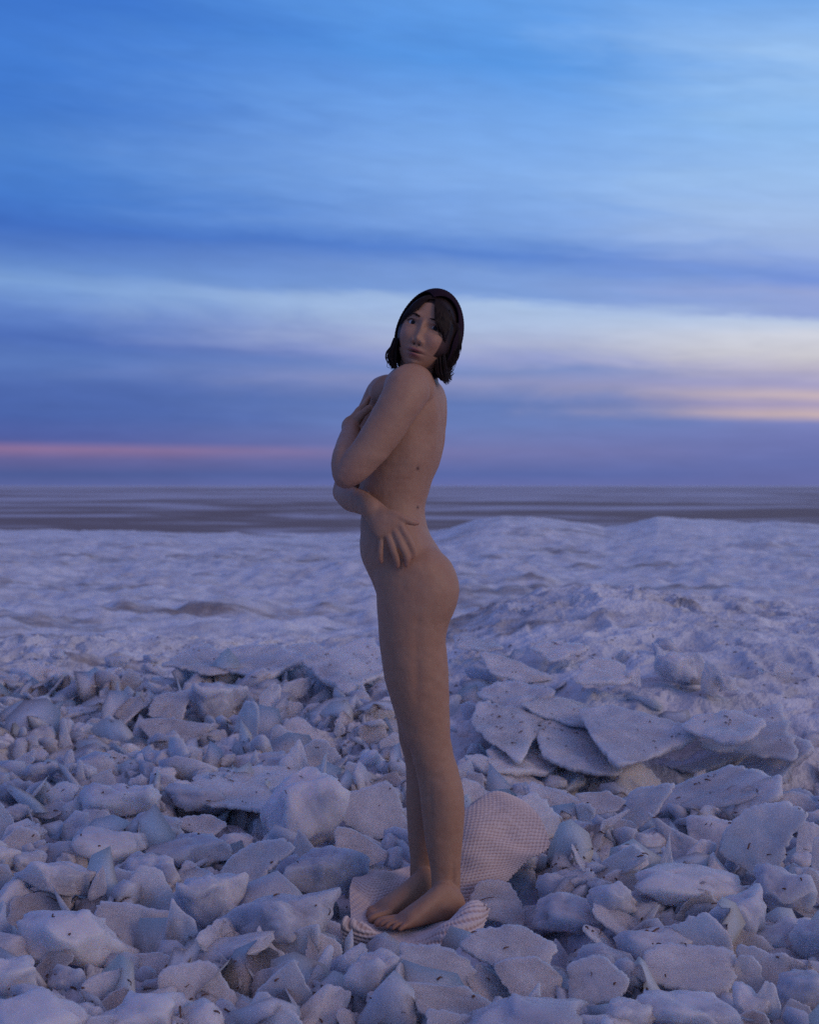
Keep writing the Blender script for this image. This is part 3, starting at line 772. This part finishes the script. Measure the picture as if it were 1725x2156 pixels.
for w, colr in ((scalp, (.018, .008, .006)), (chk, (.42, .20, .15)), (sock, (.30, .16, .12)), (lip, (.30, .115, .10)), (gap, (.05, .02, .02)), (nost, (.06, .03, .025))):
    htint = htint * (1 - w[:, None]) + np.array(colr) * w[:, None]

fq = np.empty(len(me_b.loops), np.int32); me_b.loops.foreach_get('vertex_index', fq)
tot = np.empty(len(me_b.polygons), np.int32); me_b.polygons.foreach_get('loop_total', tot)
assert (tot == 4).all()
BF = fq.reshape(-1, 4)
body_me = mesh_np('body', np.concatenate([B, HV]), [np.concatenate([BF, HQ + nb])])
ca_ = body_me.color_attributes.new('tint', 'FLOAT_COLOR', 'POINT')
tc_ = np.concatenate([tint, htint]); ca_.data.foreach_set('color', np.column_stack([tc_, np.ones(len(tc_))]).astype(np.float32).ravel())
person = bpy.data.objects.new('person', None); C.objects.link(person)
person.location = (near_heel.x, 3.66, 0); person.empty_display_size = 0.1
tag(person, 'standing unclothed person in a dark knitted bonnet, arms folded across the chest, head turned', 'person')
def part(name, me, mat):
    o = link(name, me, mat); o.parent = person; o.matrix_parent_inverse = Matrix.Translation(-Vector(person.location)); return o
part('body', body_me, skin)

# eyes
em, t, b = new_mat('eye')
tco = N(t, 'ShaderNodeTexCoord'); sq_ = N(t, 'ShaderNodeSeparateXYZ'); t.links.new(tco.outputs['Object'], sq_.inputs[0])
zc = sq_.outputs[2]
col_e = mixc(t, smooth(t, zc, 0.0106, 0.0110), (0.50, 0.45, 0.42), (0.020, 0.011, 0.008))
col_e = mixc(t, smooth(t, zc, 0.0126, 0.0128), col_e, (0.004, 0.004, 0.004))
plug(t, b.inputs['Base Color'], col_e); b.inputs['Roughness'].default_value = 0.2; b.inputs['Specular IOR Level'].default_value = 0.15
vE, fE = ICO4 * 0.0132, ICO4F
for sgn in (-1, 1):
    e_me = mesh_np('eye', vE, [fE])
    o = part('eye', e_me, em)
    fx = face_f(sgn * .030, .012)
    o.location = hw(sgn * .030, fx - 0.0083, .012)
    gaze = (HX * 0.24 + HF * 0.96 + HZ * -0.04).normalized()
    o.rotation_euler = gaze.to_track_quat('Z', 'Y').to_euler()

# hair: tapering strands
def strand(pts, r0, r1, n=5, sub=6):
    k = cr(pts, sub); m = len(k)
    tan = np.gradient(k, axis=0); tan /= np.linalg.norm(tan, axis=1)[:, None]
    ref = np.array([0.3, 1.0, 0.2]); th = np.linspace(0, 2 * math.pi, n, endpoint=False)
    u_ = ref - tan * (tan @ ref)[:, None]; u_ /= np.linalg.norm(u_, axis=1)[:, None]; v_ = np.cross(tan, u_)
    r = np.linspace(r0, r1, m)
    v = k[:, None, :] + r[:, None, None] * (np.cos(th)[None, :, None] * u_[:, None] + np.sin(th)[None, :, None] * v_[:, None])
    i_ = np.arange(m * n).reshape(m, n); j_ = np.roll(i_, -1, 1)
    return v.reshape(-1, 3), np.stack([i_[:-1], j_[:-1], j_[1:], i_[1:]], -1).reshape(-1, 4)
class Strands:
    def __init__(s): s.v, s.f, s.n = [], [], 0
    def add(s, pts, r0, r1, n=5):
        v, f = strand(pts, r0, r1, n); s.v.append(v); s.f.append(f + s.n); s.n += len(v)
    def mesh(s, name): return mesh_np(name, np.concatenate(s.v), [np.concatenate(s.f)])
hair_m, t, b = new_mat('hair')
g = N(t, 'ShaderNodeNewGeometry')
plug(t, b.inputs['Base Color'], mixc(t, noise(t, g.outputs['Position'], 60, 3), (0.006, 0.003, 0.0025), (0.026, 0.010, 0.005)))
b.inputs['Roughness'].default_value = 0.55; b.inputs['Specular IOR Level'].default_value = 0.2
S = Strands(); hr = random.Random(3)
def surf(x, z, off):
    r2 = min(0.99, (x / .0715) ** 2 + (z / .114) ** 2); 
    f = face_f(x, z); return tuple(hw(x, f + off, z))
# fringe parted off centre
for i in range(110):
    u = hr.random(); 
    xs, zs = hr.gauss(-.004, .005), .088 + hr.uniform(-.004, .008)
    xe, ze = -.020 - .044 * u, .062 - .030 * u + hr.gauss(0, .005)
    S.add([surf(xs, zs, .004), surf(xs * .5 + xe * .5, zs * .5 + ze * .5 + .010, .006), surf(xe, ze, .005), surf(xe - .004, ze - .012 - .02 * u, .003)], .0013, .0005)
for i in range(330):
    w_ = hr.random()
    xs = .004 + .050 * w_ + hr.gauss(0, .002); zs = .090 - .034 * (xs / .055) ** 2
    xe, ze = .026 + .034 * w_ + hr.gauss(0, .002), .050 - .024 * w_ + hr.gauss(0, .006)
    S.add([surf(xs, zs, .003), surf(xs * .5 + xe * .5 - .002, zs * .5 + ze * .5 + .006, .008), surf(xe, ze, .008), surf(min(.060, xe + .012), ze - .022, .008), tuple(hw(.064 + .006 * w_, .034 - .015 * w_, ze - .050)), tuple(hw(.062 + .010 * w_ + hr.gauss(0, .002), .026 - .02 * w_, ze - .080))], .0014, .0006)
for i in range(170):
    w_ = hr.random(); q_ = hr.random()
    S.add([tuple(hw(.046 + .022 * w_, .052 - .018 * w_ + .006 * q_, .072 - .03 * w_)), tuple(hw(.058 + .016 * w_, .048 - .022 * w_ + .006 * q_, .035)), tuple(hw(.068 + .010 * w_, .038 - .022 * w_ + .006 * q_, .0)), tuple(hw(.070 + .010 * w_, .026 - .012 * w_, -.035 + hr.gauss(0, .006))), tuple(hw(.066 + .012 * w_, .018 - .012 * w_, -.06 + hr.gauss(0, .008)))], .0014, .0006)
# lock in front of the near cheek, running down beside the jaw
for i in range(200):
    a0 = hr.uniform(0, 1)
    S.add([tuple(hw(.060 + .012 * a0, .034 - .02 * a0, .030)), tuple(hw(.070 + .014 * a0, .030 - .02 * a0, .000)), tuple(hw(.074 + .018 * a0 + hr.gauss(0, .003), .022 - .02 * a0, -.030)),
           tuple(hw(.066 + .022 * a0 + hr.gauss(0, .004), .012, -.062)), tuple(hw(.052 + .03 * a0 + hr.gauss(0, .006), .004, -.086 + hr.gauss(0, .006)))], .0013, .0004)
def zp(u, v, D): return V3(808.6 + .10936 * u, 586.2 + .10936 * v, D)
# loose wisps outside the bonnet
for i in range(34):
    j = hr.gauss(0, 18); w_ = hr.uniform(0, 1)
    S.add([zp(1380 + j, 860, 3.60), zp(1430 + j * .6 + 25 * w_, 1000 + 40 * w_, 3.585), zp(1440 + 40 * w_ + j * .5, 1180, 3.585), zp(1420 + 50 * w_ + j, 1330 + 40 * w_, 3.59), zp(1330 + 90 * w_ + j, 1480 + 60 * w_, 3.60)], .0010, .0003)
# ends at the nape, flicked outward
for i in range(260):
    w_ = hr.uniform(0, 1); j = hr.gauss(0, 30); D_ = 3.615 + hr.uniform(-.03, .06)
    S.add([zp(1010 + 150 * w_ + j, 1440 + 60 * hr.random(), D_ + .02), zp(1010 + 170 * w_ + j, 1660, D_ + .01), zp(1030 + 170 * w_ + j, 1830 - 20 * w_, D_ - .015), zp(1120 + 90 * w_ + j * .8, 1930 - 60 * w_ + hr.gauss(0, 25), D_ - .01), zp(1190 + 110 * w_ + j, 1975 - 230 * w_ * hr.random() + hr.gauss(0, 45), D_)], .0013, .0004)
for i in range(14):
    w_ = hr.uniform(0, 1)
    S.add([zp(1130, 1640 + 60 * w_, 3.6), zp(1190, 1690 + 60 * w_, 3.6), zp(1240 + 60 * w_, 1730 + 60 * w_, 3.6), zp(1300 + 50 * hr.random(), 1720 + 130 * w_, 3.6)], .0008, .0003)
# ends below the bonnet on the far side
for i in range(150):
    w_ = hr.uniform(0, 1); D_ = 3.64 + hr.uniform(-.02, .05)
    S.add([zp(190 + 90 * w_, 1140 + 60 * hr.random(), D_), zp(100 + 150 * w_, 1380, D_), zp(80 + 160 * w_ + hr.gauss(0, 12), 1520, D_), zp(110 + 130 * w_ + hr.gauss(0, 18), 1630 + hr.gauss(0, 40), D_), zp(180 + 60 * w_ + hr.gauss(0, 30), 1690 + hr.gauss(0, 45), D_)], .0013, .0004)
for i in range(14):
    S.add([zp(130, 1300 + 20 * hr.random(), 3.63), zp(60 + hr.gauss(0, 12), 1420, 3.63), zp(40 + hr.gauss(0, 14), 1520, 3.63), zp(90 + hr.gauss(0, 20), 1640, 3.63)], .0008, .0003)
part('hair', S.mesh('hair'), hair_m)
for sgn in (-1, 1):
    S = Strands()
    for i in range(70):
        u = hr.random(); x = sgn * (.012 + .036 * u); z = .0285 + .0055 * math.sin(u * 2.2) - .003 * u + hr.gauss(0, .0012 * (1.2 - u))
        S.add([surf(x, z, .0018), surf(x + sgn * .004, z + .001, .0030), surf(x + sgn * .008, z + .0005, .0020)], .0007, .0003, 4)
    part('eyebrow', S.mesh('eyebrow'), hair_m)
    S = Strands()
    fx = face_f(sgn * .030, .012)
    for row in range(3):
        S.add([tuple(hw(sgn * .030 + 0.0145 * math.cos(q), fx + .0026 + .0042 * math.sin(q) - .0016 * abs(math.cos(q)) , 0.0128 + .0062 * math.sin(q) + row * .0005)) for q in np.linspace(0.05, math.pi - 0.05, 9)], .0007, .0007, 5)
    part('eyelashes', S.mesh('eyelashes'), hair_m)

# knitted bonnet with its chin tie
bm_, t, b = new_mat('bonnet_wool')
uvn = N(t, 'ShaderNodeAttribute'); uvn.attribute_name = 'knit'
g = N(t, 'ShaderNodeNewGeometry')
plug(t, b.inputs['Base Color'], mixc(t, noise(t, g.outputs['Position'], 90, 4), (0.014, 0.007, 0.012), (0.034, 0.017, 0.028)))
b.inputs['Roughness'].default_value = 0.95; b.inputs['Specular IOR Level'].default_value = 0.1
nphi, nal = 240, 130
pv = []
PH = np.linspace(0, 2 * math.pi, nphi, endpoint=False)
def a0(p):
    up = max(math.sin(p), 0); dn = max(-math.sin(p), 0); sd = abs(math.cos(p))
    left = max(-math.cos(p), 0)
    return R(66 * sd ** 1.2 + 46 * up ** 1.4 + 66 * dn ** 1.5)
for i in range(nal):
    for p in PH:
        s0 = a0(p); al_ = s0 + (math.pi - s0) * (i / (nal - 1)) ** 1.0
        if i == nal - 1: al_ = math.pi - 0.002
        sx1, sf1, sz1 = math.sin(al_) * math.cos(p), math.cos(al_), math.sin(al_) * math.sin(p)
        tneg = max(-sz1, 0)
        x = .0830 * sx1 * (1 - .12 * tneg ** 1.5); z = .1235 * sz1
        f = (.094 if sf1 > 0 else .108) * sf1 * (1 - (.35 * tneg if sf1 < 0 else 0))
        rr = 1 + .010 * math.sin(i * 1.35) + .005 * math.sin(p * 90 + i * 1.35 * 0.5)
        if i < 2: rr += .004
        pv.append(tuple(hw(x * rr, f * rr, z * rr)))
bi = np.arange(nal * nphi).reshape(nal, nphi); bj = np.roll(bi, -1, 1)
bon = part('bonnet', mesh_np('bonnet', np.array(pv), [np.stack([bi[:-1], bj[:-1], bj[1:], bi[1:]], -1).reshape(-1, 4)]), bm_)
so = bon.modifiers.new('thick', 'SOLIDIFY'); so.thickness = 0.004; so.offset = 0
S = Strands()
S.add([tuple(hw(-.066, .030, -.045)), tuple(hw(-.056, .040, -.080)), tuple(hw(-.030, .050, -.109)), tuple(hw(0, .054, -.1165)), tuple(hw(.032, .046, -.112)), tuple(hw(.058, .030, -.085))], .0048, .0048, 10)
tie = link('chin_tie', S.mesh('chin_tie'), bm_); tie.parent = bon; tie.matrix_parent_inverse = Matrix.Translation(-Vector(person.location))

# ------------------------------------------------------------------ knitted blanket underfoot
rows = [
 [(736,1985,3.47),(790,2018,3.43),(850,2012,3.42),(910,2032,3.405),(962,2030,3.40),(1000,2004,3.42),(1012,1984,3.45)],
 [(724,1946,3.455),(772,1956,3.43),(840,1984,3.425),(905,1990,3.415),(958,1968,3.42),(1002,1926,3.465),(1020,1922,3.51)],
 [(735,1966,3.50),(780,1974,3.50),(850,1969,3.52),(910,1958,3.545),(960,1946,3.57),(990,1918,3.585),(1000,1925,3.60)],
 [(738,1930,3.62),(790,1938,3.62),(850,1925,3.67),(910,1917,3.70),(975,1905,3.73),(1010,1895,3.74),(1030,1885,3.75)],
 [(736,1880,3.70),(785,1872,3.74),(850,1872,3.78),(910,1866,3.80),(980,1850,3.80),(1045,1836,3.82),(1100,1822,3.84)],
 [(742,1850,3.78),(800,1836,3.84),(850,1836,3.88),(920,1800,3.90),(1000,1762,3.90),(1080,1770,3.90),(1157,1768,3.90)],
 [(752,1848,3.86),(800,1838,3.92),(860,1830,3.96),(930,1765,3.98),(985,1700,4.02),(1042,1673,4.06),(1112,1702,4.04)],
 [(752,1862,3.90),(800,1852,3.95),(860,1846,4.00),(930,1785,4.03),(985,1712,4.07),(1045,1690,4.12),(1116,1716,4.10)]]
g3 = np.array([[V3(*q) for q in r] for r in rows])
nu, nv = 46, 44
g3 = np.stack([cr(g3[i], nu) for i in range(g3.shape[0])])           # along x
g3 = np.stack([cr(g3[:, j], nv) for j in range(g3.shape[1])], 1)      # back
gu = np.gradient(g3, axis=1); gvv = np.gradient(g3, axis=0)
nrm = np.cross(gu, gvv); nrm /= np.linalg.norm(nrm, axis=2)[..., None] + 1e-9
cl_u = np.cumsum(np.linalg.norm(gu, axis=2), 1); cl_v = np.cumsum(np.linalg.norm(gvv, axis=2), 0)
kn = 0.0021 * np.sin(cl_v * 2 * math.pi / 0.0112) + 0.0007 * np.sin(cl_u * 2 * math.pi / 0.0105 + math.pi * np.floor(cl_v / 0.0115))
fold = 0.012 * fbm(np.stack([cl_u * 7, cl_v * 10, cl_u * 0], -1), 5, 2)
fold = fold * (1 + 1.1 * (1 - sstep(np.linspace(0, 1, g3.shape[0]), 0.12, 0.3)))[:, None]
g3 = g3 + nrm * (kn + fold)[..., None]
a_, b_ = g3.shape[:2]; bi = np.arange(a_ * b_).reshape(a_, b_)
wool, t, b = new_mat('blanket_wool')
g = N(t, 'ShaderNodeNewGeometry')
ka = N(t, 'ShaderNodeAttribute'); ka.attribute_name = 'knit'
c = mixc(t, noise(t, g.outputs['Position'], 30, 4), (0.58, 0.46, 0.43), (0.76, 0.64, 0.60))
c = mixc(t, M_(t, 'MULTIPLY', smooth(t, ka.outputs['Fac'], 0.55, 0.1), 0.6), c, (0.34, 0.17, 0.13))   # darker brown in the furrows between the rows
plug(t, b.inputs['Base Color'], c); b.inputs['Roughness'].default_value = 0.95; b.inputs['Specular IOR Level'].default_value = 0.1; b.inputs['Sheen Weight'].default_value = 0.2
bump(t, b, noise(t, g.outputs['Position'], 420, 3), 0.6, 0.003)
bl_me = mesh_np('knitted_blanket', g3.reshape(-1, 3), [np.stack([bi[:-1, :-1], bi[:-1, 1:], bi[1:, 1:], bi[1:, :-1]], -1).reshape(-1, 4)])
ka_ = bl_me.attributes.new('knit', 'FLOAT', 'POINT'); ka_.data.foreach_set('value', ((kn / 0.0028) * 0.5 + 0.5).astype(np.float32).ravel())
bl = link('knitted_blanket', bl_me, wool)
tag(bl, 'pinkish beige ribbed knitted blanket crumpled under bare feet', 'blanket')
so = bl.modifiers.new('thick', 'SOLIDIFY'); so.thickness = 0.005; so.offset = -1
# ice that the blanket lies over
for px, py, D, w, d_, hh in ((1060,1800,4.06,.28,.16,.26),(800,1890,3.80,.20,.2,.14),(880,1985,3.58,.50,.30,.10),(960,1880,3.90,.22,.2,.08)):
    loc = P(px, py, D); loc.z = min(loc.z, 0.16) - hh * 0.42 if D > 4 else -hh * 0.5 - 0.012
    put('c', loc, (w, d_, hh), 0.3, 0, 0, 'ice lump under the ' + {1060: 'raised corner', 800: 'toe end', 880: 'feet and front fold', 960: 'middle'}[px] + ' of the knitted blanket')

# ------------------------------------------------------------------ bits of dead plants washed onto the ice
dg = bpy.context.evaluated_depsgraph_get(); dg.update()
S = Strands(); tr_ = random.Random(12)
centres = [(tr_.uniform(-0.38, 0.38), 2.9 + 5.8 * tr_.random()) for _ in range(70)]
n_ = 0
for q in range(4000):
    if n_ > 1700: break
    if tr_.random() < 0.6:
        k_, cy = centres[tr_.randrange(70)]; y = cy + tr_.gauss(0, .10); x = k_ * cy + tr_.gauss(0, .13)
    else:
        y = 2.8 + 6.6 * tr_.random(); x = tr_.uniform(-.36, .36) * y
    hit, loc, nor, _, ob, _ = scene.ray_cast(dg, (x, y, 3.0), (0, 0, -1))
    if not hit or ob is None or not (ob.name.startswith('ice') or ob.name.startswith('ground')): continue
    n_ += 1
    L_ = abs(tr_.gauss(0.002, 0.004)) + .0025; an = tr_.uniform(0, 6.28)
    if tr_.random() < .05: L_ += .012
    d1 = Vector((math.cos(an), math.sin(an), tr_.gauss(0, .15))); d1 = d1 - nor * d1.dot(nor) * .9; sdv = nor.cross(d1) * L_ * tr_.gauss(0, .35)
    r_ = tr_.uniform(.0011, .0030)
    S.add([tuple(loc - d1 * L_ + nor * .001), tuple(loc + nor * .003 + sdv * .6), tuple(loc + d1 * L_ * .6 + nor * .002 + sdv), tuple(loc + d1 * L_ * 1.1 + nor * .001)], r_, r_ * .5, 4)
dm_, t, b = new_mat('dead_plants')
g = N(t, 'ShaderNodeNewGeometry')
plug(t, b.inputs['Base Color'], mixc(t, noise(t, g.outputs['Position'], 14, 3), (0.05, 0.022, 0.014), (0.17, 0.075, 0.045))); b.inputs['Roughness'].default_value = 0.8
deb = link('plant_debris', S.mesh('plant_debris'), dm_)
tag(deb, 'dark reddish brown scraps of dead plants strewn on the ice', 'debris', kind='stuff')
